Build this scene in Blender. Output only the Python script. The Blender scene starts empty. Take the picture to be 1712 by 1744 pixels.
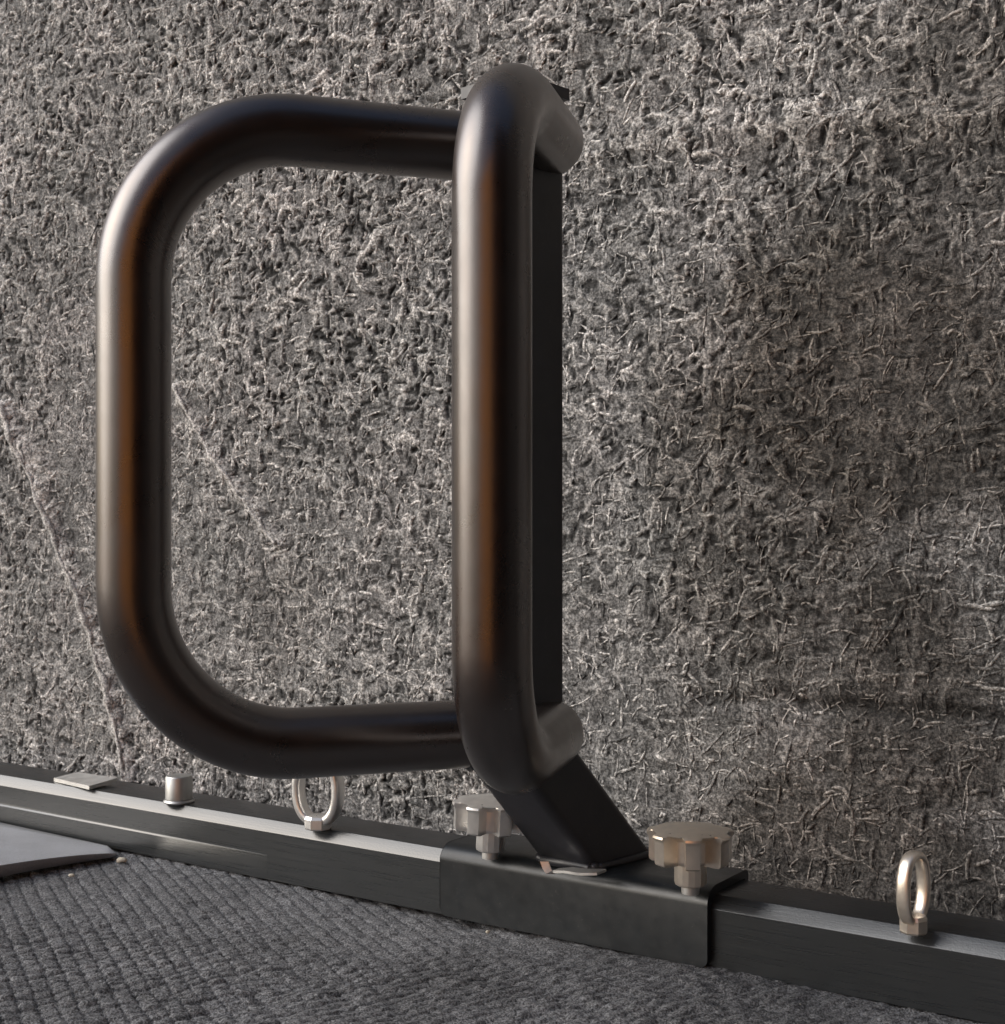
import bpy, bmesh, math, random
import numpy as np
from mathutils import Vector, Matrix

# ------------------------------------------------------------------ camera, sky, sun, exposure
S = bpy.context.scene
COL = S.collection
CAMZ = 0.31
cam_d = bpy.data.cameras.new('camera')
cam_d.sensor_fit = 'AUTO'
cam_d.sensor_width = 36.0
cam_d.lens = 36.0 * 2400 / 1744
cam_d.clip_start = 0.02
cam_d.clip_end = 500
cam = bpy.data.objects.new('camera', cam_d)
COL.objects.link(cam)
cam.location = (0, 0, CAMZ)
cam.rotation_euler = (math.radians(90), 0, 0)
cam_d.dof.use_dof = True
cam_d.dof.focus_distance = 1.02
cam_d.dof.aperture_fstop = 22
S.camera = cam

SUN_EL = math.radians(31)
SUN_DIR = Vector((-math.sin(math.radians(86)), -math.cos(math.radians(86)), 0)).normalized()            # horizontal direction TOWARDS the sun
W = bpy.data.worlds.new('World')
S.world = W
W.use_nodes = True
wn = W.node_tree.nodes
wn.clear()
wo = wn.new('ShaderNodeOutputWorld')
wb = wn.new('ShaderNodeBackground')
sky = wn.new('ShaderNodeTexSky')
sky.sky_type = 'NISHITA'
sky.sun_disc = False
sky.sun_elevation = SUN_EL
sky.sun_rotation = math.atan2(SUN_DIR.x, SUN_DIR.y)
sky.air_density = 1.0
sky.dust_density = 2.5
sky.ozone_density = 0.4
wb.inputs['Strength'].default_value = 0.06
W.node_tree.links.new(sky.outputs[0], wb.inputs[0])
W.node_tree.links.new(wb.outputs[0], wo.inputs[0])

sun_d = bpy.data.lights.new('sun', 'SUN')
sun_d.energy = 1.5
sun_d.angle = math.radians(62)
sun_d.color = (1.0, 1.0, 0.995)
sun = bpy.data.objects.new('sun', sun_d)
COL.objects.link(sun)
to_sun = Vector((SUN_DIR.x * math.cos(SUN_EL), SUN_DIR.y * math.cos(SUN_EL), math.sin(SUN_EL)))
sun.rotation_euler = to_sun.to_track_quat('Z', 'Y').to_euler()

S.view_settings.view_transform = 'Standard'
S.view_settings.look = 'None'
S.view_settings.exposure = 0.92
S.view_settings.gamma = 1.0
S.render.engine = 'CYCLES'

rng = np.random.default_rng(7)
random.seed(7)

# ------------------------------------------------------------------ helpers
def at(px, py, Y):
    """point of the place seen at photo pixel (px, py) at distance Y in front of the camera"""
    return Vector(((px - 856) / 2400 * Y, Y, CAMZ - (py - 872) / 2400 * Y))

def at_z(px, py, z):
    Y = (CAMZ - z) * 2400 / (py - 872)
    return Vector(((px - 856) / 2400 * Y, Y, z))

def tag(o, label=None, cat=None, group=None, kind=None):
    if label: o['label'] = label
    if cat: o['category'] = cat
    if group: o['group'] = group
    if kind: o['kind'] = kind
    return o

def empty(name, loc, rz=0.0):
    o = bpy.data.objects.new(name, None)
    COL.objects.link(o)
    o.location = loc
    o.rotation_euler = (0, 0, rz)
    o.empty_display_size = 0.02
    return o

def link(name, me, mat, parent=None, smooth=True, loc=None, angle=40):
    if mat: me.materials.append(mat)
    if smooth:
        me.polygons.foreach_set('use_smooth', [True] * len(me.polygons))
        if angle: me.set_sharp_from_angle(angle=math.radians(angle))
    o = bpy.data.objects.new(name, me)
    COL.objects.link(o)
    if parent: o.parent = parent
    if loc is not None: o.location = loc
    return o

def from_bm(name, bm):
    bmesh.ops.recalc_face_normals(bm, faces=bm.faces)
    me = bpy.data.meshes.new(name)
    bm.to_mesh(me); bm.free()
    return me

def bevel_all(bm, w, seg=2, ang=30):
    es = [e for e in bm.edges if len(e.link_faces) == 2 and e.calc_face_angle(0) > math.radians(ang)]
    bmesh.ops.bevel(bm, geom=es, offset=w, segments=seg, profile=0.5, affect='EDGES', clamp_overlap=True)

def sweep(bm, pts, r, seg=40, cap=True, closed=False, prof=None, up=None):
    """sweep a round (or given) profile along pts; prof = list of (a,b) offsets"""
    pts = [Vector(p) for p in pts]
    n = len(pts)
    tang = []
    for i in range(n):
        if closed: t = pts[(i + 1) % n] - pts[i - 1]
        else: t = pts[min(i + 1, n - 1)] - pts[max(i - 1, 0)]
        tang.append(t.normalized())
    if up is None:
        up = Vector((0, 0, 1)) if abs(tang[0].z) < 0.9 else Vector((1, 0, 0))
    a = (up - tang[0] * up.dot(tang[0])).normalized()
    rings = []
    for i in range(n):
        a = (a - tang[i] * a.dot(tang[i])).normalized()
        b = tang[i].cross(a)
        rr = r[i] if isinstance(r, (list, tuple)) else r
        P = prof or [(math.cos(2 * math.pi * k / seg), math.sin(2 * math.pi * k / seg)) for k in range(seg)]
        rings.append([bm.verts.new(pts[i] + a * (x * rr) + b * (y * rr)) for x, y in P])
    m = len(rings[0])
    for i in range(n if closed else n - 1):
        A, B = rings[i], rings[(i + 1) % n]
        for k in range(m):
            bm.faces.new((A[k], A[(k + 1) % m], B[(k + 1) % m], B[k]))
    if cap and not closed:
        bm.faces.new(rings[0][::-1]); bm.faces.new(rings[-1])
    return rings

def lathe(bm, prof, seg=48):
    rings = []
    for r, z in prof:
        if r < 1e-6: rings.append([bm.verts.new((0, 0, z))])
        else: rings.append([bm.verts.new((r * math.cos(2 * math.pi * k / seg), r * math.sin(2 * math.pi * k / seg), z)) for k in range(seg)])
    for A, B in zip(rings[:-1], rings[1:]):
        for k in range(seg):
            k2 = (k + 1) % seg
            if len(A) == 1 and len(B) == 1: continue
            if len(A) == 1: bm.faces.new((A[0], B[k], B[k2]))
            elif len(B) == 1: bm.faces.new((A[k], A[k2], B[0]))
            else: bm.faces.new((A[k], A[k2], B[k2], B[k]))

def prism(bm, poly, z0, z1):
    a = [bm.verts.new((x, y, z0)) for x, y in poly]
    b = [bm.verts.new((x, y, z1)) for x, y in poly]
    n = len(poly)
    for k in range(n):
        bm.faces.new((a[k], a[(k + 1) % n], b[(k + 1) % n], b[k]))
    bm.faces.new(a[::-1]); bm.faces.new(b)

# ------------------------------------------------------------------ materials
def mat(name):
    m = bpy.data.materials.new(name)
    m.use_nodes = True
    nt = m.node_tree
    return m, nt, nt.nodes['Principled BSDF']

def nd(nt, t, **kw):
    n = nt.nodes.new(t)
    for k, v in kw.items():
        if k in n.inputs.keys() if hasattr(n.inputs, 'keys') else False: n.inputs[k].default_value = v
        else: setattr(n, k, v)
    return n

def noise(nt, scale, detail=4, rough=0.6, dist=0.0, vec=None):
    n = nt.nodes.new('ShaderNodeTexNoise')
    n.inputs['Scale'].default_value = scale
    n.inputs['Detail'].default_value = detail
    n.inputs['Roughness'].default_value = rough
    n.inputs['Distortion'].default_value = dist
    if vec: nt.links.new(vec, n.inputs['Vector'])
    return n

def ramp(nt, src, stops):
    r = nt.nodes.new('ShaderNodeValToRGB')
    e = r.color_ramp.elements
    while len(e) < len(stops): e.new(0.5)
    for el, (p, c) in zip(e, stops):
        el.position = p
        el.color = (c, c, c, 1) if isinstance(c, (int, float)) else (*c, 1)
    nt.links.new(src, r.inputs[0])
    return r

def bump(nt, src, strength, dist, bs, prev=None):
    b = nt.nodes.new('ShaderNodeBump')
    b.inputs['Strength'].default_value = strength
    b.inputs['Distance'].default_value = dist
    nt.links.new(src, b.inputs['Height'])
    if prev: nt.links.new(prev.outputs[0], b.inputs['Normal'])
    nt.links.new(b.outputs[0], bs.inputs['Normal'])
    return b

def coords(nt, scale=(1, 1, 1)):
    tc = nt.nodes.new('ShaderNodeTexCoord')
    mp = nt.nodes.new('ShaderNodeMapping')
    mp.inputs['Scale'].default_value = scale
    nt.links.new(tc.outputs['Object'], mp.inputs['Vector'])
    return mp.outputs[0]

def powder(name, base, rough, ior=1.7, grain=0.12):
    m, nt, bs = mat(name)
    v = coords(nt)
    n1 = noise(nt, 30, 5, 0.6, vec=v)
    c = ramp(nt, n1.outputs[0], [(0.3, tuple(x * 0.8 for x in base)), (0.7, tuple(x * 1.25 for x in base))])
    du = noise(nt, 420, 6, 0.75, 0.3, vec=v)
    dr = ramp(nt, du.outputs[0], [(0.60, 0.0), (0.74, 0.45)])
    dm = nt.nodes.new('ShaderNodeMix'); dm.data_type = 'RGBA'
    nt.links.new(dr.outputs[0], dm.inputs[0]); nt.links.new(c.outputs[0], dm.inputs[6])
    dm.inputs[7].default_value = (0.14, 0.135, 0.125, 1) if base[0] < 2 * base[2] else (*[x * 2 for x in base], 1)
    nt.links.new(dm.outputs[2], bs.inputs['Base Color'])
    n2 = noise(nt, 90, 4, 0.6, vec=v)
    r = ramp(nt, n2.outputs[0], [(0.3, rough - 0.04), (0.75, rough + 0.06)])
    nt.links.new(r.outputs[0], bs.inputs['Roughness'])
    bs.inputs['IOR'].default_value = ior
    n3 = noise(nt, 1600, 2, 0.6, vec=v)
    bump(nt, n3.outputs[0], grain, 0.0006, bs)
    return m

M_TUBE = powder('black_lacquer_painted_sheen', (0.026, 0.0085, 0.0022), 0.46, 1.5, 0.05)  # orange base colour paints a warm reflection onto the black tubes
_b = M_TUBE.node_tree.nodes['Principled BSDF']
_b.inputs['Metallic'].default_value = 1.0
_b.inputs['Coat Weight'].default_value = 1.0
_nt = M_TUBE.node_tree
_v = coords(_nt)
_sm = noise(_nt, 22, 6, 0.7, 0.8, vec=_v)
_rr = ramp(_nt, _sm.outputs[0], [(0.35, 0.26), (0.65, 0.34)])
_nt.links.new(_rr.outputs[0], _b.inputs['Coat Roughness'])
_fg = noise(_nt, 2200, 2, 0.6, vec=_v)
_cb = _nt.nodes.new('ShaderNodeBump'); _cb.inputs['Strength'].default_value = 0.10; _cb.inputs['Distance'].default_value = 0.0004
_nt.links.new(_fg.outputs[0], _cb.inputs['Height'])
_nt.links.new(_cb.outputs[0], _b.inputs['Coat Normal'])
_b.inputs['Coat IOR'].default_value = 2.1
M_POST = powder('matt_black_coating', (0.018, 0.018, 0.023), 0.42, 1.6)

def rail_mat():
    m, nt, bs = mat('brushed_black_rail')
    tc = nt.nodes.new('ShaderNodeTexCoord')
    mp = nt.nodes.new('ShaderNodeMapping')
    mp.inputs['Scale'].default_value = (12, 1200, 1200)
    nt.links.new(tc.outputs['Object'], mp.inputs['Vector'])
    v = mp.outputs[0]
    n1 = noise(nt, 1.0, 3, 0.6, vec=v)
    n4 = noise(nt, 14, 4, 0.6, vec=tc.outputs['Object'])
    c = ramp(nt, n4.outputs[0], [(0.3, (0.007, 0.009, 0.011)), (0.7, (0.011, 0.014, 0.017))])
    nt.links.new(c.outputs[0], bs.inputs['Base Color'])
    r = ramp(nt, n1.outputs[0], [(0.3, 0.25), (0.7, 0.35)])
    nt.links.new(r.outputs[0], bs.inputs['Roughness'])
    bs.inputs['IOR'].default_value = 1.85
    b = bump(nt, n1.outputs[0], 0.05, 0.0004, bs)
    n3 = noise(nt, 900, 2, 0.6, vec=tc.outputs['Object'])
    bump(nt, n3.outputs[0], 0.2, 0.0006, bs, b)
    return m
M_RAIL = rail_mat()
M_SLEEVE = powder('dark_grey_coated_sleeve', (0.006, 0.0085, 0.011), 0.36, 1.65, 0.06)

def metal(name, col, rough):
    m, nt, bs = mat(name)
    v = coords(nt)
    n1 = noise(nt, 120, 4, 0.6, vec=v)
    c = ramp(nt, n1.outputs[0], [(0.3, tuple(x * 0.88 for x in col)), (0.7, col)])
    nt.links.new(c.outputs[0], bs.inputs['Base Color'])
    bs.inputs['Metallic'].default_value = 1.0
    r = ramp(nt, n1.outputs[0], [(0.3, rough), (0.7, rough + 0.12)])
    nt.links.new(r.outputs[0], bs.inputs['Roughness'])
    n2 = noise(nt, 1500, 2, 0.5, vec=v)
    bump(nt, n2.outputs[0], 0.12, 0.0003, bs)
    return m
M_BRASS = metal('worn_pale_brass', (0.98, 0.88, 0.76), 0.27)
M_NICKEL = metal('worn_nickel', (0.98, 0.96, 0.93), 0.27)
for _m in (M_BRASS, M_NICKEL): _m.node_tree.nodes['Principled BSDF'].inputs['Metallic'].default_value = 0.86
M_STEEL = metal('dull_galvanised_steel', (0.74, 0.73, 0.71), 0.45)

M_ZINC = metal('grey_zinc', (0.50, 0.50, 0.49), 0.42)

def wall_mat():
    m, nt, bs = mat('fibrous_rendered_wall')
    tc = nt.nodes.new('ShaderNodeTexCoord')
    v = tc.outputs['Object']
    at_ = nt.nodes.new('ShaderNodeAttribute'); at_.attribute_name = 'fibre'
    big = noise(nt, 6, 5, 0.6, vec=v)
    base = ramp(nt, big.outputs[0], [(0.3, (0.150, 0.150, 0.147)), (0.5, (0.190, 0.185, 0.181)), (0.72, (0.230, 0.220, 0.217))])
    # speckle of the aggregate
    sp = noise(nt, 420, 3, 0.75, vec=v)
    spr = ramp(nt, sp.outputs[0], [(0.38, 0.26), (0.5, 0.85), (0.62, 1.9)])
    mx = nt.nodes.new('ShaderNodeMix'); mx.data_type = 'RGBA'; mx.blend_type = 'MULTIPLY'
    mx.inputs[0].default_value = 1.0
    nt.links.new(base.outputs[0], mx.inputs[6]); nt.links.new(spr.outputs[0], mx.inputs[7])
    # pale fibres and dark pits have a colour of their own
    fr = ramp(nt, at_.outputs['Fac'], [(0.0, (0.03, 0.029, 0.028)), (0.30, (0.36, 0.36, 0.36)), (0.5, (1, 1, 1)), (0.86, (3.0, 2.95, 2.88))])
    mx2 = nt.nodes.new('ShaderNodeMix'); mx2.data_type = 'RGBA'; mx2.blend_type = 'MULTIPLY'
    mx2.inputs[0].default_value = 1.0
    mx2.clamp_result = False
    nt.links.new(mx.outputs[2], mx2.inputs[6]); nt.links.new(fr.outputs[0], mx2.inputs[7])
    shd = nt.nodes.new('ShaderNodeAttribute'); shd.attribute_name = 'shade_stain'
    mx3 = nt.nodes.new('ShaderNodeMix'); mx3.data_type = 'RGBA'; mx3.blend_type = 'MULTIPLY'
    nt.links.new(shd.outputs['Fac'], mx3.inputs[0])
    nt.links.new(mx2.outputs[2], mx3.inputs[6]); mx3.inputs[7].default_value = (0.36, 0.335, 0.305, 1)  # wall colour darkened by the painted shade mask
    nt.links.new(mx3.outputs[2], bs.inputs['Base Color'])
    bs.inputs['Roughness'].default_value = 0.85
    n2 = noise(nt, 420, 4, 0.7, 0.6, vec=v)
    bump(nt, n2.outputs[0], 0.7, 0.0018, bs)
    return m
M_WALL = wall_mat()

def cloth_mat(name, col, k):
    m, nt, bs = mat(name)
    v = coords(nt)
    n1 = noise(nt, 700, 3, 0.75, vec=v)
    c = ramp(nt, n1.outputs[0], [(0.40, tuple(x * (1 - k) for x in col)), (0.5, col), (0.60, tuple(x * (1 + 1.6 * k) for x in col))])
    n3 = noise(nt, 9, 4, 0.6, vec=v)
    r3 = ramp(nt, n3.outputs[0], [(0.3, 0.75), (0.7, 1.2)])
    mx = nt.nodes.new('ShaderNodeMix'); mx.data_type = 'RGBA'; mx.blend_type = 'MULTIPLY'
    mx.inputs[0].default_value = 1.0
    nt.links.new(c.outputs[0], mx.inputs[6]); nt.links.new(r3.outputs[0], mx.inputs[7])
    nt.links.new(mx.outputs[2], bs.inputs['Base Color'])
    bs.inputs['Roughness'].default_value = 0.75
    n2 = noise(nt, 800, 3, 0.7, vec=v)
    bump(nt, n2.outputs[0], 0.8, 0.0016, bs)
    return m
M_MAT = cloth_mat('grey_woven_cloth', (0.115, 0.117, 0.124), 0.75)
M_SHEET = cloth_mat('smooth_grey_sheet', (0.36, 0.375, 0.41), 0.08)
M_SHEET.node_tree.nodes['Principled BSDF'].inputs['Roughness'].default_value = 0.4

def flat(name, c1, c2, scale, rough=0.85):
    m, nt, bs = mat(name)
    v = coords(nt)
    n1 = noise(nt, scale, 6, 0.65, vec=v)
    c = ramp(nt, n1.outputs[0], [(0.3, c1), (0.7, c2)])
    nt.links.new(c.outputs[0], bs.inputs['Base Color'])
    bs.inputs['Roughness'].default_value = rough
    n2 = noise(nt, scale * 12, 4, 0.6, vec=v)
    bump(nt, n2.outputs[0], 0.4, 0.004, bs)
    return m
M_GROUND = flat('dark_asphalt', (0.04, 0.04, 0.042), (0.065, 0.063, 0.06), 12)
M_ORANGE = flat('reflector_orange', (0.76, 0.29, 0.06), (0.86, 0.35, 0.08), 3)
M_DARK = flat('blocker_dark', (0.018, 0.017, 0.018), (0.03, 0.028, 0.028), 3)
M_CRUMB = flat('pale_crumb', (0.5, 0.46, 0.38), (0.65, 0.6, 0.5), 200)

# ------------------------------------------------------------------ height fields
def fft_noise(ny, nx, sy, sx, seed):
    """gaussian-correlated noise, correlation lengths sy,sx in cells, unit variance"""
    r = np.random.default_rng(seed)
    f = np.fft.rfft2(r.standard_normal((ny, nx)))
    ky = np.fft.fftfreq(ny)[:, None]; kx = np.fft.rfftfreq(nx)[None, :]
    f *= np.exp(-2 * (math.pi ** 2) * ((ky * sy) ** 2 + (kx * sx) ** 2))
    a = np.fft.irfft2(f, s=(ny, nx))
    return (a - a.mean()) / a.std()

def grid_mesh(name, P, attr=None):
    """P: (ny,nx,3) array of points"""
    ny, nx, _ = P.shape
    me = bpy.data.meshes.new(name)
    idx = np.arange(ny * nx).reshape(ny, nx)
    q = np.stack([idx[:-1, :-1], idx[:-1, 1:], idx[1:, 1:], idx[1:, :-1]], -1).reshape(-1, 4)
    me.vertices.add(ny * nx)
    me.vertices.foreach_set('co', P.reshape(-1).astype(np.float32))
    me.loops.add(q.size)
    me.loops.foreach_set('vertex_index', q.reshape(-1).astype(np.int32))
    me.polygons.add(len(q))
    me.polygons.foreach_set('loop_start', (np.arange(len(q)) * 4).astype(np.int32))
    me.polygons.foreach_set('use_smooth', np.ones(len(q), dtype=bool))
    if attr is not None:
        a = me.attributes.new('fibre', 'FLOAT', 'POINT')
        a.data.foreach_set('value', attr.reshape(-1).astype(np.float32))
    me.update(calc_edges=True)
    return me

def squiggles(H, F, n, cell, wid, amp, col, lmin, lmax, curl, seed, ortho=0.5):
    """raise (or sink) n bent fibres in the height map H and mark them in F"""
    r = np.random.default_rng(seed)
    ny, nx = H.shape
    step = 0.7 * cell
    L = r.uniform(lmin, lmax, n)
    K = int(lmax / step)
    x = r.uniform(0, nx * cell, n); y = r.uniform(0, ny * cell, n)
    a = r.uniform(0, math.pi, n)
    snap = r.random(n) < ortho
    a[snap] = np.round(a[snap] / (math.pi / 2)) * (math.pi / 2) + r.normal(0, 0.10, snap.sum())
    k = r.normal(0, curl, n)
    A = r.uniform(0.35, 1.0, n)
    w = wid * r.uniform(0.7, 1.5, n)
    for i in range(K):
        live = i * step < L
        flip = (r.random(n) < 0.03) & snap
        a = a + k * step + np.where(flip, r.choice([-1, 1], n) * math.pi / 2, 0)
        x = x + np.cos(a) * step; y = y + np.sin(a) * step
        taper = np.clip(1.4 * np.sin(math.pi * np.clip((i + 0.5) * step / L, 0, 1)), 0, 1)
        cx = np.floor(x / cell).astype(int); cy = np.floor(y / cell).astype(int)
        R = int(math.ceil(wid * 1.6 / cell))
        for dy in range(-R, R + 1):
            for dx in range(-R, R + 1):
                ix = cx + dx; iy = cy + dy
                ok = live & (ix >= 0) & (ix < nx) & (iy >= 0) & (iy < ny)
                d2 = ((ix + 0.5) * cell - x) ** 2 + ((iy + 0.5) * cell - y) ** 2
                g = np.exp(-d2 / (w * w * np.maximum(taper, 0.2)))
                g = g[ok]; AA = A[ok]; p = (iy[ok], ix[ok])
                np.maximum.at(F[col], p, np.clip(g * 2.1 - 0.35, 0, 1) * AA)

def build_wall():
    cell = 0.0015
    s0, s1, z0, z1 = -0.86, 0.62, -0.02, 1.02
    nx = int((s1 - s0) / cell); ny = int((z1 - z0) / cell)
    F = {'ridge': np.zeros((ny, nx)), 'fine': np.zeros((ny, nx)), 'groove': np.zeros((ny, nx))}
    H = np.zeros((ny, nx))
    squiggles(H, F, 4000, cell, 0.0020, 1, 'ridge', 0.008, 0.034, 40, 1, 0.62)
    squiggles(H, F, 7000, cell, 0.0014, 1, 'fine', 0.004, 0.016, 90, 2, 0.6)
    squiggles(H, F, 15000, cell, 0.0016, 1, 'groove', 0.004, 0.018, 50, 3, 0.75)
    # two long pale creases running down the left of the wall and one beside them
    def crease(pts, w, name='ridge'):
        G = np.zeros((ny, nx))
        P = []
        for (ax, ay), (bx, by) in zip(pts[:-1], pts[1:]):
            for t in np.linspace(0, 1, 200, endpoint=False): P.append((ax + (bx - ax) * t, ay + (by - ay) * t))
        jit = 0.0015
        for j, (px, py) in enumerate(P):
            px += jit * math.sin(j * 0.11) + 0.0008 * math.sin(j * 0.37)
            cx = int((px - s0) / cell); cy = int((py - z0) / cell)
            ww = w * (0.75 + 0.5 * math.sin(j * 0.035) ** 2)
            R = int(3 * w / cell)
            ys = np.arange(max(cy - R, 0), min(cy + R, ny)); xs = np.arange(max(cx - R, 0), min(cx + R, nx))
            if len(ys) == 0 or len(xs) == 0: continue
            d2 = ((xs * cell + s0 - px)[None, :] ** 2 + (ys * cell + z0 - py)[:, None] ** 2)
            sub = G[ys[0]:ys[-1] + 1, xs[0]:xs[-1] + 1]
            np.maximum(sub, np.exp(-d2 / (ww * ww)), out=sub)
        return G
    def wp(px, py):     # photo pixel -> wall coordinates (s, z)
        k = (px - 856) / 2400
        Y = WALL_Y / (1 + WALL_SL * k)
        return (k * Y / UX, CAMZ - (py - 872) / 2400 * Y)
    C1 = crease([wp(15, 690), wp(62, 815), wp(105, 940), wp(135, 1010), wp(165, 1110), wp(205, 1230), wp(225, 1330)], 0.0085)
    C2 = crease([wp(300, 660), wp(350, 745), wp(385, 800), wp(440, 880), wp(480, 930)], 0.006)
    C3 = crease([wp(40, 740), wp(72, 790), wp(82, 850)], 0.010)
    C4 = crease([wp(1010, 270), wp(1080, 235), wp(1200, 225), wp(1400, 205), wp(1690, 200)], 0.013)
    C5 = crease([wp(1180, 1185), wp(1240, 1196), wp(1330, 1190), wp(1400, 1208), wp(1480, 1204), wp(1560, 1224), wp(1620, 1218), wp(1700, 1236)], 0.0065)
    N1 = fft_noise(ny, nx, 2.0, 2.0, 11); N2 = fft_noise(ny, nx, 5, 5, 12); N3 = fft_noise(ny, nx, 16, 16, 13)
    N4 = fft_noise(ny, nx, 70, 70, 14)
    Nh = fft_noise(ny, nx, 1.2, 7, 15); Nv = fft_noise(ny, nx, 7, 1.2, 16)
    dens = np.clip(0.75 + 0.35 * N4, 0.3, 1.3)
    plaster = np.maximum(Nh, Nv)
    H = (0.00010 * N1 + 0.00030 * N2 + 0.0007 * N3 + 0.004 * N4 + 0.00030 * plaster
         + dens * (0.0016 * F['ridge'] + 0.0008 * F['fine'] - 0.0024 * F['groove'])
         + 0.008 * C1 + 0.006 * C2 + 0.006 * C3 + 0.005 * C4 - 0.004 * C5)
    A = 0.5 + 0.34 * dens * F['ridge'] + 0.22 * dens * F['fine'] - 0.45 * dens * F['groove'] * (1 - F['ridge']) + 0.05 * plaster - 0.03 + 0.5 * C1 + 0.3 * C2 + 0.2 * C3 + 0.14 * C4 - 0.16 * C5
    A = np.clip(A, 0.02, 1)
    # right-hand shade painted into the colour, with some brown patches, ragged outlines
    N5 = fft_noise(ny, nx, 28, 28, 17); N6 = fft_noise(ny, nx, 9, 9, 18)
    Shd = np.zeros((ny, nx))
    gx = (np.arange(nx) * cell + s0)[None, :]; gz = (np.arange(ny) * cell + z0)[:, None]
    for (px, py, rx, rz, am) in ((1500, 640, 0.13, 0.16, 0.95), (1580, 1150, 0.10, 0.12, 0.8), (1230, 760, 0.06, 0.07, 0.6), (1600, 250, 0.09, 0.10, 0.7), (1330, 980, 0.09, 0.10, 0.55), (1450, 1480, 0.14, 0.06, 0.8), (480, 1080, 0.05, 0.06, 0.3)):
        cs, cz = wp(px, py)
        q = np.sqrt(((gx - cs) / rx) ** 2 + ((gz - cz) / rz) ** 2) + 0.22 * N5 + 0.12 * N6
        Shd = np.maximum(Shd, am * np.clip((1.25 - q) / 0.6, 0, 1))
    # the dense patch sits in a coarser sheet that carries the wall on to both sides and up
    xs = s0 + (np.arange(nx) + 0.5) * cell; zs = z0 + (np.arange(ny) + 0.5) * cell
    ex = lambda a, b, n: np.linspace(a, b, n, endpoint=False)
    L = ex(-5.0, xs[0], 120); R = xs[-1] + (1.0 - xs[-1]) * (np.arange(30) + 1) / 30
    T = zs[-1] + (2.6 - zs[-1]) * (np.arange(60) + 1) / 60
    X = np.concatenate([L, xs, R]); Z = np.concatenate([zs, T])
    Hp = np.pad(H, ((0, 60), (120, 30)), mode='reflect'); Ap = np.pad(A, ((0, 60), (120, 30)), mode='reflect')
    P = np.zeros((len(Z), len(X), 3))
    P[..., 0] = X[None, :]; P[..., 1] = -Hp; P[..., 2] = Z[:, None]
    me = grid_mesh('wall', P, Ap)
    Sp = np.pad(Shd, ((0, 60), (120, 30)), mode='edge')
    a_ = me.attributes.new('shade_stain', 'FLOAT', 'POINT'); a_.data.foreach_set('value', Sp.reshape(-1).astype(np.float32))
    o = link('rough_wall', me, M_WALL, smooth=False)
    o.location = (0, WALL_Y, 0)
    o.rotation_euler = (0, 0, math.atan2(-WALL_SL * UX, UX))
    tag(o, 'rough grey wall covered in pale tangled fibres behind the black rail', 'wall')
    # loose pale strands lying on the face, each a thin bent half-round
    r = np.random.default_rng(77)
    n = 19000; K = 6
    L = np.clip(np.exp(r.normal(math.log(0.0115), 0.5, n)), 0.004, 0.034)
    st = L / K
    sx = r.uniform(s0, s1, n); sz = r.uniform(z0, z1, n)
    an = r.uniform(0, math.pi, n); snap = r.random(n) < 0.6
    an[snap] = np.round(an[snap] / (math.pi / 2)) * (math.pi / 2) + r.normal(0, 0.09, snap.sum())
    cu = r.normal(0, 34, n); rad = np.clip(np.exp(r.normal(math.log(0.00095), 0.42, n)), 0.0004, 0.0021)
    elbow = np.where(r.random(n) < 0.4, r.integers(1, K - 1, n), -1)
    esg = r.choice([-1, 1], n) * r.uniform(0.8, 1.6, n)
    PX = np.zeros((n, K + 1)); PZ = np.zeros((n, K + 1)); AN = np.zeros((n, K + 1))
    for i in range(K + 1):
        PX[:, i] = sx; PZ[:, i] = sz; AN[:, i] = an
        cu = np.where(r.random(n) < 0.12, -cu, cu)
        an = an + cu * st + np.where(elbow == i, esg, 0) + r.normal(0, 0.10, n)
        sx = sx + np.cos(an) * st; sz = sz + np.sin(an) * st
    ix = np.clip(((PX - s0) / cell).astype(int), 0, nx - 1); iz = np.clip(((PZ - z0) / cell).astype(int), 0, ny - 1)
    Hs = H[iz, ix]
    Hs = (Hs + np.roll(Hs, 1, 1) + np.roll(Hs, -1, 1)) / 3
    tp = np.clip(np.minimum(np.arange(K + 1), K - np.arange(K + 1)) / 1.2 + 0.3, 0, 1)[None, :] * rad[:, None]
    nxv, nzv = -np.sin(AN), np.cos(AN)
    V = np.zeros((n, K + 1, 4, 3))
    for q, (o_, h_) in enumerate(((-1.0, -0.5), (-0.66, 0.30), (0.66, 0.30), (1.0, -0.5))):
        V[:, :, q, 0] = PX + nxv * o_ * tp
        V[:, :, q, 2] = PZ + nzv * o_ * tp
        V[:, :, q, 1] = -(Hs + h_ * tp + 0.0002)
    base = (np.arange(n) * (K + 1) * 4)[:, None, None] + (np.arange(K) * 4)[None, :, None] + np.arange(3)[None, None, :]
    Q = np.stack([base, base + 1, base + 5, base + 4], -1).reshape(-1, 4)
    fm = bpy.data.meshes.new('strands')
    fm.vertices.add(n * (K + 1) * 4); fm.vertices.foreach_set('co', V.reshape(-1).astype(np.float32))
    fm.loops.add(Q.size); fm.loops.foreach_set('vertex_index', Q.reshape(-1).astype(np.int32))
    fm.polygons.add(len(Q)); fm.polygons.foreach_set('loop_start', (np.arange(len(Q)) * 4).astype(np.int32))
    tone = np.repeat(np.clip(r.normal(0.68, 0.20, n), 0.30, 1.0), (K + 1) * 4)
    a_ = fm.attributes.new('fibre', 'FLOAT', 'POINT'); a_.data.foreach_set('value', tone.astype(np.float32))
    iv = Shd[iz, ix]
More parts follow.
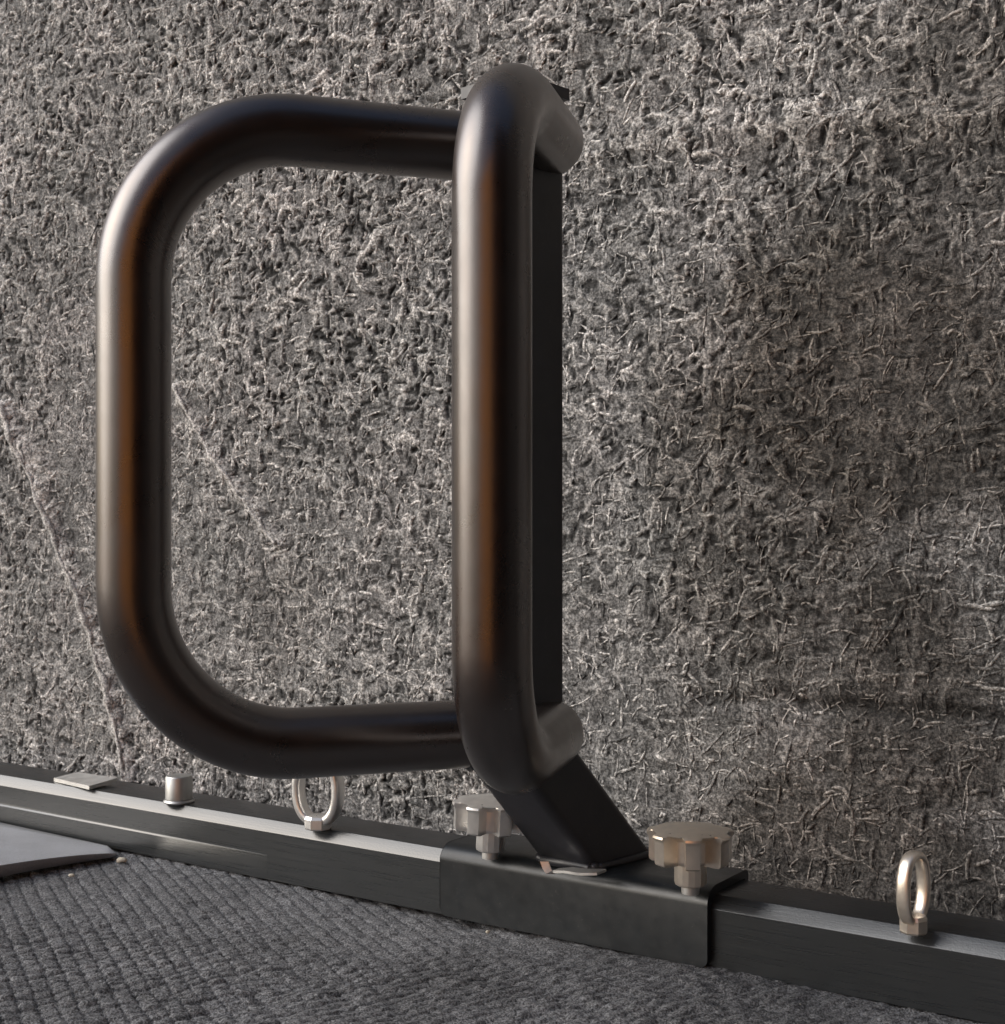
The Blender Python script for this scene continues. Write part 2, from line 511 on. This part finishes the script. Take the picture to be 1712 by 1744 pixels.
    a_ = fm.attributes.new('shade_stain', 'FLOAT', 'POINT'); a_.data.foreach_set('value', np.repeat(iv.reshape(-1), 4).astype(np.float32))
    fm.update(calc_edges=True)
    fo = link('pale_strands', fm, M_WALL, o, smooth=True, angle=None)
    tag(fo, 'tangle of short pale bent strands on the wall face', kind='stuff')
    # the two long pale seams
    for pp, rad_ in (([(15, 690), (40, 760), (62, 815), (88, 890), (105, 940), (135, 1010), (150, 1060), (165, 1110), (190, 1180), (205, 1230), (225, 1330)], 0.0046),
                     ([(300, 655), (325, 700), (350, 745), (385, 800), (410, 835), (440, 880), (480, 930)], 0.0022)):
        W_ = [wp(*q) for q in pp]
        pts = []
        for (ax, az), (bx, bz) in zip(W_[:-1], W_[1:]):
            for t in np.linspace(0, 1, 12, endpoint=False): pts.append((ax + (bx - ax) * t, az + (bz - az) * t))
        C = []; rr_ = []
        for j, (a1, a2) in enumerate(pts):
            a1 += 0.0012 * math.sin(j * 0.35) + 0.0007 * math.sin(j * 0.83)
            jx = int(np.clip((a1 - s0) / cell, 0, nx - 1)); jz = int(np.clip((a2 - z0) / cell, 0, ny - 1))
            hh = H[max(jz - 3, 0):jz + 4, max(jx - 3, 0):jx + 4].mean()
            C.append(Vector((a1, -hh - 0.0010, a2)))
            rr_.append(rad_ * (0.7 + 0.3 * math.sin(j * 0.21) + 0.18 * math.sin(j * 0.9)))
        bm = bmesh.new()
        sweep(bm, C, rr_, seg=8, up=Vector((0, 1, 0)))
        sm = from_bm('seam', bm)
        a_ = sm.attributes.new('fibre', 'FLOAT', 'POINT'); a_.data.foreach_set('value', np.full(len(sm.vertices), 0.80, dtype=np.float32))
        link('raised_seam', sm, M_WALL, o, smooth=True, angle=None)
    # body of the wall behind its face
    bm = bmesh.new()
    bmesh.ops.create_cube(bm, size=1)
    bmesh.ops.scale(bm, vec=(5.99, 0.2, 2.6), verts=bm.verts)
    bmesh.ops.translate(bm, vec=(-2.0, 0.125, 1.3), verts=bm.verts)
    link('wall_core', from_bm('wall_core', bm), M_WALL, o, smooth=False)
    return o

RU = Vector((0.827, -0.562, 0)).normalized()       # along the rail (to the right and nearer)
RN = Vector((0.562, 0.827, 0)).normalized()        # across the rail, towards the wall
RO = Vector((0, 1.0545, 0))                        # front bottom edge of the rail at X = 0
RH, RW = 0.049, 0.054
FH = 0.041                                          # top of the upright face; a shoulder slopes from it to the top
WALL_Y = 1.275
WALL_SL = 0.66                                     # wall line: Y = WALL_Y - WALL_SL * X
UX = 1 / math.sqrt(1 + WALL_SL ** 2)

# ------------------------------------------------------------------ setting
bm = bmesh.new()
bmesh.ops.create_grid(bm, x_segments=40, y_segments=40, size=120)
g = link('ground', from_bm('ground', bm), M_GROUND, smooth=False)
g.location = (0, 0, -0.012)
tag(g, 'dark ground under the grey mat', kind='structure')

build_wall()

def build_mat():
    cell = 0.0017
    # local frame: a = along the ribs (towards the viewer), b = across them
    ny, nx = 590, 740
    ys = 0.62 + np.arange(ny) * cell; xs = -0.66 + np.arange(nx) * cell
    X, Y = np.meshgrid(xs, ys)
    d = np.array([0.43, -0.90]); d /= np.linalg.norm(d)
    a = X * d[0] + Y * d[1]; b = X * (-d[1]) + Y * d[0]
    w1 = fft_noise(ny, nx, 22, 22, 31) * 0.0008; w2 = fft_noise(ny, nx, 9, 9, 32) * 0.0016
    pit = 0.0120
    bb = (b + w1) / pit
    fr = np.abs((bb % 1) - 0.5) * 2                 # 1 at the groove
    col = np.floor(bb)
    rib = -np.clip((fr - 0.82) / 0.16, 0, 1) ** 1.4
    aa = (a + w2 + 0.45 * pit * np.sin(col * 2.1) * 0.5) / 0.0100
    rr = np.abs((aa % 1) - 0.5) * 2
    row = -np.clip((rr - 0.68) / 0.32, 0, 1) ** 1.5
    patch = fft_noise(ny, nx, 40, 40, 33)
    # rows of knots show towards the viewer, plain ribs further back
    k = np.clip((1.08 - Y + 0.04 * patch - 0.1 * X) / 0.12, 0, 1)
    ribk = np.clip(1.15 - 1.2 * np.clip((X + 0.25 + 0.05 * patch) / 0.30, 0, 1), 0.12, 1)
    rowk = np.clip(1.1 - 0.9 * np.clip((X + 0.05 + 0.05 * patch) / 0.35, 0, 1), 0.12, 1)
    H = 0.0028 * rib * ribk + 0.0044 * row * k * rowk
    H += 0.0006 * fft_noise(ny, nx, 0.9, 1.8, 34) + 0.0005 * fft_noise(ny, nx, 2.5, 4, 35) * (0.4 + k)
    H += 0.0012 * fft_noise(ny, nx, 45, 45, 36)
    P = np.stack([X, Y, H - 0.0015], -1)
    me = grid_mesh('mat', P)
    o = link('woven_mat', me, M_MAT, smooth=False)
    tag(o, 'grey ribbed woven mat lying under the black rail', 'mat')
    return o
build_mat()

# ------------------------------------------------------------------ the rail
def rail_point(u, n, z): return RO + RU * u + RN * n + Vector((0, 0, z))

def extrude_profile(bm, prof, u0, u1):
    a = [bm.verts.new((u0, n, z)) for n, z in prof]; b = [bm.verts.new((u1, n, z)) for n, z in prof]
    m = len(prof)
    for k in range(m): bm.faces.new((a[k], b[k], b[(k + 1) % m], a[(k + 1) % m]))
    bm.faces.new(a[::-1]); bm.faces.new(b)

RAIL_ANG = math.atan2(RU.y, RU.x)
rail = empty('mounting_rail', RO, RAIL_ANG)
tag(rail, 'long black metal rail lying on the grey mat in front of the wall', 'rail')
# chamfered section: face, bright shoulder, top, back
sec = [(0.0, 0.0), (0.0, FH - 0.001), (0.0006, FH + 0.0002), (0.0072, RH - 0.0006), (0.0090, RH), (RW - 0.003, RH), (RW, RH - 0.003), (RW, 0.0)]
bm = bmesh.new()
extrude_profile(bm, sec, -1.6, 1.1)
link('rail_body', from_bm('rail_body', bm), M_RAIL, rail, smooth=True, angle=20)
# raised lip that runs out along the left of the face
bm = bmesh.new()
us = np.linspace(-1.6, -0.24, 60)
prev = None
for u in us:
    t = min(1.0, max(0.0, (-0.24 - u) / 0.34))
    d = 0.0001 + 0.0034 * t
    pts = [(0.0005, 0.0015), (-d, 0.0015), (-d, 0.019 + 0.002 * t), (-d * 0.6, 0.0203 + 0.002 * t), (0.0005, 0.0208 + 0.002 * t)]
    ring = [bm.verts.new((u, n, z)) for n, z in pts]
    if prev:
        for k in range(5): bm.faces.new((prev[k], ring[k], ring[(k + 1) % 5], prev[(k + 1) % 5]))
    else: bm.faces.new(ring)
    prev = ring
bm.faces.new(prev[::-1])
link('rail_lip', from_bm('rail_lip', bm), M_RAIL, rail, smooth=True, angle=20)

# ------------------------------------------------------------------ the bracket: sleeve, leg, post, two loops
TR = 0.024
bracket = empty('loop_bracket', rail_point(0.12, 0.03, 0))
tag(bracket, 'tall black bracket with two D-shaped tube loops standing on the rail', 'bracket')
BI = Matrix.Translation(-bracket.location)

def add(name, bm, m, angle=40):
    bmesh.ops.transform(bm, matrix=BI, verts=bm.verts)
    return link(name, from_bm(name, bm), m, bracket, angle=angle)

def rail_u(p):
    return (Vector((p.x, p.y, 0)) - RO).dot(RU)
ST = 0.0060
uL = rail_u(at_z(752, 1560, 0.0)); uR = rail_u(at_z(1206, 1652, 0.0))
bm = bmesh.new()
c = 0.006
sec2 = [(-ST, 0.0012), (-ST, FH + 0.002)]
for k in range(1, 8):
    t = k / 8 * math.pi / 2
    sec2.append((-ST + 0.014 * (1 - math.cos(t)) , FH + 0.002 + (RH + ST - FH - 0.002) * math.sin(t)))
sec2 += [(-ST + 0.0145, RH + ST), (RW + ST - 0.005, RH + ST), (RW + ST - 0.001, RH + ST - 0.0015), (RW + ST, RH + ST - 0.005), (RW + ST, 0.0012),
         (RW + 0.0004, 0.0012), (RW + 0.0004, RH + 0.0006), (0.0086, RH + 0.0006), (-0.0006, FH + 0.0004), (-0.0006, 0.0012)]
extrude_profile(bm, sec2, uL, uR)
cor = [e for e in bm.edges if all(v.co.z < 0.002 and v.co.y < 0.001 for v in e.verts) and abs(e.verts[0].co.x - e.verts[1].co.x) < 1e-6]
bmesh.ops.bevel(bm, geom=cor, offset=0.0055, segments=5, profile=0.5, affect='EDGES', clamp_overlap=True)
bevel = [e for e in bm.edges if abs(e.verts[0].co.x - e.verts[1].co.x) < 1e-6 and len(e.link_faces) == 2 and e.calc_face_angle(0) > 1.2]
bmesh.ops.bevel(bm, geom=bevel, offset=0.0012, segments=3, profile=0.5, affect='EDGES', clamp_overlap=True)
bmesh.ops.transform(bm, matrix=Matrix.Translation(RO) @ Matrix.Rotation(RAIL_ANG, 4, 'Z'), verts=bm.verts)
add('clamp_sleeve', bm, M_SLEEVE, 25)
TOPZ = RH + ST

# post and slanting leg, one square tube with a mitred bend, turned corner-on
PC = Vector((0.0090, 1.0, 0))
half = 0.026; rr = 0.0075
sq = []
for qx, qy, a0 in ((1, 1, 0), (-1, 1, 90), (-1, -1, 180), (1, -1, 270)):
    for k in range(7):
        t = math.radians(a0 + k * 15)
        sq.append((qx * (half - rr) + rr * math.cos(t), qy * (half - rr) + rr * math.sin(t)))
rot = Matrix.Rotation(math.radians(45 + 2), 2)
sq = [rot @ Vector(p) for p in sq]
B = Vector((PC.x, PC.y, CAMZ - 0.167))
foot = at(1020, 1484, 1.045); foot.z = TOPZ - 0.002
dleg = (foot - B).normalized()
nrm = (Vector((0, 0, -1)) + dleg).normalized()
def post_mesh(ztop):
    bm = bmesh.new()
    top, mid, bot = [], [], []
    for o in sq:
        base = Vector((PC.x + o.x, PC.y + o.y, 0))
        t = (B - base).dot(nrm) / nrm.z
        m_ = base + Vector((0, 0, t))
        top.append(bm.verts.new((base.x, base.y, ztop))); mid.append((m_))
    midv = [bm.verts.new(p) for p in mid]
    for p in mid:
        t = (foot.z - p.z) / dleg.z
        bot.append(bm.verts.new(p + dleg * t))
    n = len(sq)
    for A_, B_ in ((top, midv), (midv, bot)):
        for k in range(n): bm.faces.new((A_[k], A_[(k + 1) % n], B_[(k + 1) % n], B_[k]))
    bm.faces.new(top); bm.faces.new(bot[::-1])
    return bm
add('post', post_mesh(CAMZ + 0.292), M_POST, 50)
# cap plate
bm = bmesh.new()
prism(bm, [(PC.x + 0.0385 * math.cos(math.radians(a)), PC.y + 0.0385 * math.sin(math.radians(a))) for a in (2, 92, 182, 272)], CAMZ + 0.2925, CAMZ + 0.3005)
bevel_all(bm, 0.0012, 2)
add('post_cap', bm, M_POST, 30)
# weld fillet at the leg's foot
bm = bmesh.new()
P = []
nfo = len(sq)
for k in range(nfo):
    o = sq[k]
    base = Vector((PC.x + o.x, PC.y + o.y, 0)); t = (B - base).dot(nrm) / nrm.z
    m_ = base + Vector((0, 0, t)); tt = (TOPZ + 0.0012 - m_.z) / dleg.z
    p = m_ + dleg * tt
    P.append(p)
cen = sum(P, Vector()) / nfo
Q = []
for i, p in enumerate(P):
    for f in (0, 0.5):
        q = p.lerp(P[(i + 1) % nfo], f)
        q = q + (q - cen).normalized() * 0.0012
        q.z += 0.0004 * math.sin(i * 2.3 + f * 3)
        Q.append(q)
sweep(bm, Q, [0.0032 + 0.0006 * math.sin(i * 1.7) for i in range(len(Q))], seg=8, closed=True)
add('weld_bead', bm, M_POST, None)

def loop_path(P0, P1, zt, zb, rc):
    """D shape: from P0 (at the post) out to P1 and back"""
    out = (P1 - P0); Ln = out.length; out.normalize()
    pts = []
    for k in range(10): pts.append(P0 + out * (Ln - rc) * k / 10 + Vector((0, 0, zt)))
    for k in range(25):
        t = k / 24 * math.pi / 2
        pts.append(P0 + out * (Ln - rc + rc * math.sin(t)) + Vector((0, 0, zt - rc + rc * math.cos(t))))
    for k in range(1, 24): pts.append(P1 + Vector((0, 0, (zt - rc) + ((zb + rc) - (zt - rc)) * k / 24)))
    for k in range(25):
        t = k / 24 * math.pi / 2
        pts.append(P0 + out * (Ln - rc + rc * math.cos(t)) + Vector((0, 0, zb + rc - rc * math.sin(t))))
    for k in range(9, -1, -1): pts.append(P0 + out * (Ln - rc) * k / 10 + Vector((0, 0, zb)))
    return pts
ZT, ZB = CAMZ + 0.259, CAMZ - 0.157
bm = bmesh.new()
sweep(bm, loop_path(Vector((-0.005, 1.0065, 0)), Vector((-0.241, 0.921, 0)), ZT, ZB, 0.108), TR, seg=64)
add('side_loop', bm, M_TUBE, 60)
bm = bmesh.new()
sweep(bm, loop_path(Vector((0.034, 1.0, 0)), Vector((-0.0063, 0.84, 0)), ZT + 0.003, ZB, 0.074), TR, seg=64)
add('front_loop', bm, M_TUBE, 60)
# weld beads where the side loop runs into the post
d1 = (Vector((-0.241, 0.921, 0)) - Vector((-0.005, 1.0065, 0))).normalized()
for zc in (ZT, ZB):
    bm = bmesh.new()
    c0 = Vector((-0.0235, 1.0, zc)); side = d1.cross(Vector((0, 0, 1)))
    ring = [c0 + side * math.cos(t) * TR * 1.0 + Vector((0, 0, 1)) * math.sin(t) * TR * 1.0 for t in np.linspace(0, 2 * math.pi, 60, endpoint=False)]
    sweep(bm, ring, [0.0028 + 0.0005 * math.sin(i * 1.9) for i in range(60)], seg=8, closed=True)
    add('weld_bead', bm, M_POST, None)

# ------------------------------------------------------------------ star knobs
def star(R0, R1, n, per=16, ph=0.0):
    P = []
    for k in range(n * per):
        t = 2 * math.pi * k / (n * per)
        s = (math.cos(n * (t - ph)) + 1) / 2
        s = min(1, max(0, (s - 0.30) / 0.40)); s = s * s * (3 - 2 * s)
        r = R0 + (R1 - R0) * s
        P.append((r * math.cos(t), r * math.sin(t)))
    return P

def make_knob(name, loc, m, label, rz, tilt=(0, 0)):
    k = empty(name, loc)
    k.rotation_euler = (tilt[0], tilt[1], rz)
    tag(k, label, 'knob', 'star knobs screwed into the clamp sleeve')
    R = 0.0295
    bm = bmesh.new()
    lobes = star(R * 0.54, R * 0.95, 7)
    z0, z1 = 0.0185, 0.0392
    rings = []
    levels = [(0.92, z0), (0.985, z0 + 0.0012), (1.0, z0 + 0.003), (1.0, z1 - 0.0045), (1.03, z1 - 0.003), (1.07, z1 - 0.0015), (1.06, z1), (0.98, z1 + 0.0008), (0.80, z1 + 0.0016), (0.55, z1 + 0.0022), (0.25, z1 + 0.0030)]
    for j, (f, z) in enumerate(levels):
        ring = []
        for x, y in lobes:
            r = math.hypot(x, y); ca, sa = x / r, y / r
            mixv = 0 if j < 4 else min(1, (j - 3) * 0.22)     # the top rim is rounder than the lobes
            r2 = r * (1 - mixv) + R * 0.93 * mixv
            ring.append(bm.verts.new((ca * r2 * f, sa * r2 * f, z)))
        rings.append(ring)
    nv = len(lobes)
    for A_, B_ in zip(rings[:-1], rings[1:]):
        for q in range(nv): bm.faces.new((A_[q], A_[(q + 1) % nv], B_[(q + 1) % nv], B_[q]))
    bm.faces.new(rings[0][::-1]); bm.faces.new(rings[-1])
    link('knob_head', from_bm('knob_head', bm), m, k, angle=35)
    bm = bmesh.new()
    lathe(bm, [(0, 0.0028), (0.0094, 0.0028), (0.0106, 0.0036), (0.0110, 0.0050), (0.0110, 0.0200), (0, 0.0200)], 16)
    link('stem', from_bm('stem', bm), m, k, angle=20)
    bm = bmesh.new()
    lathe(bm, [(0, -0.003), (0.0058, -0.003), (0.0062, 0.0), (0.0062, 0.0040), (0, 0.0040)], 24)
    link('threaded_shaft', from_bm('shaft', bm), M_STEEL, k, angle=30)
    return k
make_knob('star_knob', at_z(1176, 1514, TOPZ), M_BRASS, 'warm brass-coloured star knob standing on the clamp, right of the slanting leg', 0.15)
make_knob('star_knob', at_z(835, 1455, TOPZ), M_NICKEL, 'silvery star knob half hidden behind the bracket, left of the slanting leg', 0.62, (0.02, 0.03))

# ------------------------------------------------------------------ eye nuts
def make_eye(loc, m, label, rz, w, h, dz0, th, nr):
    e = empty('eye_nut', loc, rz)
    tag(e, label, 'ring', 'eye nuts screwed on the rail')
    bm = bmesh.new()
    pts = []
    N = 72
    for k in range(N):
        t = 2 * math.pi * k / N
        c_, s_ = math.cos(t), math.sin(t)
        x = w / 2 * math.copysign(abs(c_) ** 0.85, c_); z = h / 2 * math.copysign(abs(s_) ** 0.9, s_)
        pts.append(Vector((x, 0, dz0 + h / 2 + z)))
    prof = [(th * math.copysign(abs(math.cos(a)) ** 0.75, math.cos(a)), 1.7 * th * math.copysign(abs(math.sin(a)) ** 0.75, math.sin(a))) for a in np.linspace(0, 2 * math.pi, 20, endpoint=False)]
    # profile axis a lies in the ring's plane, b along its axis
    pp = [Vector(p) for p in pts]
    rings = []
    for i in range(N):
        tg = (pp[(i + 1) % N] - pp[i - 1]).normalized()
        b = Vector((0, 1, 0)); a = tg.cross(b)
        rings.append([bm.verts.new(pp[i] + a * x + b * y) for x, y in prof])
    for i in range(N):
        A_, B_ = rings[i], rings[(i + 1) % N]
        for k in range(20): bm.faces.new((A_[k], A_[(k + 1) % 20], B_[(k + 1) % 20], B_[k]))
    link('ring', from_bm('ring', bm), m, e, angle=50)
    bm = bmesh.new()
    lathe(bm, [(0, 0.0), (nr * 0.9, 0.0), (nr, 0.0012), (nr, 0.0085), (nr * 0.86, 0.0108), (0, 0.0116)], 8)
    link('nut', from_bm('nut', bm), m, e, angle=20)
    return e
make_eye(at_z(542, 1411, RH), M_NICKEL, 'pale open ring below the left loop, its top hidden by the tube', math.radians(-24), 0.038, 0.052, 0.006, 0.0042, 0.0115)
make_eye(at_z(1556, 1588, RH), M_BRASS, 'narrow brass-coloured ring standing on the rail at the far right', math.radians(48), 0.028, 0.041, 0.007, 0.0026, 0.0088)

# ------------------------------------------------------------------ round bolt, plate, strip
b = empty('round_bolt', at_z(305, 1366, RH))
tag(b, 'short grey round bolt head on the left of the rail top', 'bolt')
bm = bmesh.new()
lathe(bm, [(0, 0.0025), (0.0112, 0.0025), (0.0122, 0.0034), (0.0122, 0.0225), (0.0112, 0.0240), (0.004, 0.0246), (0, 0.0246)], 40)
link('bolt_head', from_bm('bolt_head', bm), M_ZINC, b, angle=35)
bm = bmesh.new()
lathe(bm, [(0.0, 0.0), (0.0135, 0.0), (0.0140, 0.0012), (0.0130, 0.0030), (0.0, 0.0030)], 40)
link('washer', from_bm('washer', bm), M_ZINC, b, angle=35)

def plate(name, pts, th, m, label, cat, bev=0.0007):
    bm = bmesh.new()
    c0 = sum(pts, Vector()) / len(pts)
    up = [bm.verts.new(p - c0 + Vector((0, 0, th))) for p in pts]
    dn = [bm.verts.new(p - c0) for p in pts]
    n = len(pts)
    for k in range(n): bm.faces.new((dn[k], dn[(k + 1) % n], up[(k + 1) % n], up[k]))
    bm.faces.new(up); bm.faces.new(dn[::-1])
    bevel_all(bm, bev, 2)
    o = link(name, from_bm(name, bm), m, angle=30)
    o.location = c0
    tag(o, label, cat)
    return o
plate('flat_plate', [at_z(92, 1331, RH + 0.0005), at_z(152, 1345, RH + 0.0005), at_z(200, 1331, RH + 0.0035), at_z(132, 1321, RH + 0.004)], 0.0035, M_STEEL,
      'thin pale four-sided plate lying on the rail top at the far left', 'plate')

# pale bent strip at the foot of the leg
st = None
bm = bmesh.new()
path = [at(921, 1467, 1.006), at(925, 1479, 1.004), at(931, 1488, 1.002), at(942, 1487, 0.998), at(960, 1487, 0.990), at(985, 1491, 0.982), at(1017, 1491, 0.978)]
wv = [0.006, 0.006, 0.006, 0.008, 0.012, 0.014, 0.013]
c0 = path[3].copy()
prev = None
for i, (p, w_) in enumerate(zip(path, wv)):
    t = (path[min(i + 1, 6)] - path[max(i - 1, 0)]).normalized()
    acr = RN; nn = acr.cross(t).normalized() * -1
    if nn.z < 0 and i > 2: nn = -nn
    if i <= 2: nn = Vector((-0.3, -1, 0.2)).normalized(); acr = Vector((1, -0.1, 0)).normalized()
    q = p - c0
    ring = [bm.verts.new(q), bm.verts.new(q + acr * w_), bm.verts.new(q + acr * w_ + nn * 0.0018), bm.verts.new(q + nn * 0.0018)]
    if prev:
        for k in range(4): bm.faces.new((prev[k], ring[k], ring[(k + 1) % 4], prev[(k + 1) % 4]))
    else: bm.faces.new(ring)
    prev = ring
bm.faces.new(prev[::-1])
o = link('bent_strip', from_bm('bent_strip', bm), M_NICKEL, angle=40)
o.location = c0
tag(o, 'small pale bent metal strip at the foot of the slanting leg', 'strip')

# ------------------------------------------------------------------ smooth sheet corner at the lower left
bm = bmesh.new()
N = 30
tip = at_z(196, 1453, 0.004)
rows = []
for i in range(N + 1):
    t = i / N                                      # 0 at the left, 1 at the tip
    # front edge seen along the curve (−60,1500) .. (15,1484) .. (100,1463) .. (196,1453)
    ex_ = -200 + 396 * t
    ey = 1453 + 62 * (1 - t) ** 1.55
    zt = 0.004 + 0.013 * (1 - t) ** 0.55 if t < 1 else 0.004
    f = at_z(ex_, ey, zt)
    kx = (ex_ - 856) / 2400
    Yb = (-0.007 + 1.0545 * RN.y) / (RN.y + RN.x * kx)
    bk = Vector((kx * Yb, Yb, 0.004 + 0.004 * (1 - t)))
    if t > 0.985: bk = f + Vector((0.0006, 0.0006, 0))
    row = []
    M_ = 8
    for j in range(M_ + 1):
        s = j / M_
        p = f.lerp(bk, s); p.z += 0.0045 * math.sin(math.pi * min(1, s * 1.4)) * (1 - t)
        row.append(bm.verts.new(p))
    # underside lip
    row.insert(0, bm.verts.new(f + Vector((0.002, 0.004, -max(0.002, zt * 0.8)))))
    rows.append(row)
for A_, B_ in zip(rows[:-1], rows[1:]):
    for k in range(len(A_) - 1): bm.faces.new((A_[k], B_[k], B_[k + 1], A_[k + 1]))
me = from_bm('sheet', bm)
o = link('smooth_sheet', me, M_SHEET, angle=50)
md = o.modifiers.new('thick', 'SOLIDIFY'); md.thickness = 0.0012; md.offset = -1
tag(o, 'smooth light grey sheet with a lifted curved edge at the lower left', 'sheet')

# crumbs on the mat
def crumb(px, py, size, label, seed):
    r = random.Random(seed)
    bm = bmesh.new()
    bmesh.ops.create_icosphere(bm, subdivisions=2, radius=1)
    for v in bm.verts:
        v.co *= 0.75 + 0.5 * r.random()
        v.co.x *= size[0]; v.co.y *= size[1]; v.co.z *= size[2]
    o = link('crumb', from_bm('crumb', bm), M_CRUMB, angle=None)
    o.location = at_z(px, py, size[2] * 0.3)
    tag(o, label, 'crumb', 'pale crumbs scattered on the mat')
crumb(207, 1465, (0.0050, 0.003, 0.0022), 'pale crumb beside the tip of the smooth grey sheet', 1)
crumb(122, 1491, (0.0028, 0.002, 0.0014), 'pale speck on the mat just under the sheet edge', 2)
crumb(831, 1587, (0.0016, 0.0013, 0.0012), 'tiny pale crumb on the mat below the middle of the clamp', 3)
crumb(1361, 1712, (0.0013, 0.0022, 0.0011), 'tiny pale crumb on the mat at the lower right', 4)

# ------------------------------------------------------------------ unseen things added to shape the tubes' reflections and the light
def box(name, x0, x1, y0, y1, z0, z1, m, label, cat, rz=0.0):
    bm = bmesh.new()
    prism(bm, [(x0, y0), (x1, y0), (x1, y1), (x0, y1)], z0, z1)
    bevel_all(bm, 0.01, 1)
    o = link(name, from_bm(name, bm), m, smooth=False)
    o.rotation_euler = (0, 0, rz)
    tag(o, label, cat)
    return o
box('added_dark_box', 0.02, 6.0, -3.6, -0.75, -0.011, 3.2, M_DARK, 'added unseen dark box behind the camera, for the black part of the tubes', 'dark box')  # unseen block added to blacken the reflections in the tubes
bm = bmesh.new()
A0, A1 = Vector((-2.1, -2.05, 0)), Vector((-0.06, -0.52, 0))  # unseen orange panel added to give the tubes their streak
dd = (A1 - A0).normalized(); nn_ = Vector((-dd.y, dd.x, 0))
prism(bm, [tuple((A0)[:2]), tuple((A1)[:2]), tuple((A1 - nn_ * 0.05)[:2]), tuple((A0 - nn_ * 0.05)[:2])], -0.011, 1.5)
bevel_all(bm, 0.004, 1)
o = link('added_orange_panel', from_bm('added_orange_panel', bm), M_ORANGE, smooth=False)
tag(o, 'added unseen orange screen behind the camera, the orange streak on the tubes', 'reflector')
box('added_dark_slab', 1.35, 1.5, -2.5, 0.9, -0.011, 2.4, M_DARK, 'added unseen dark fence right of the rail outside the frame', 'blocker')  # unseen dark slab added to darken the right side
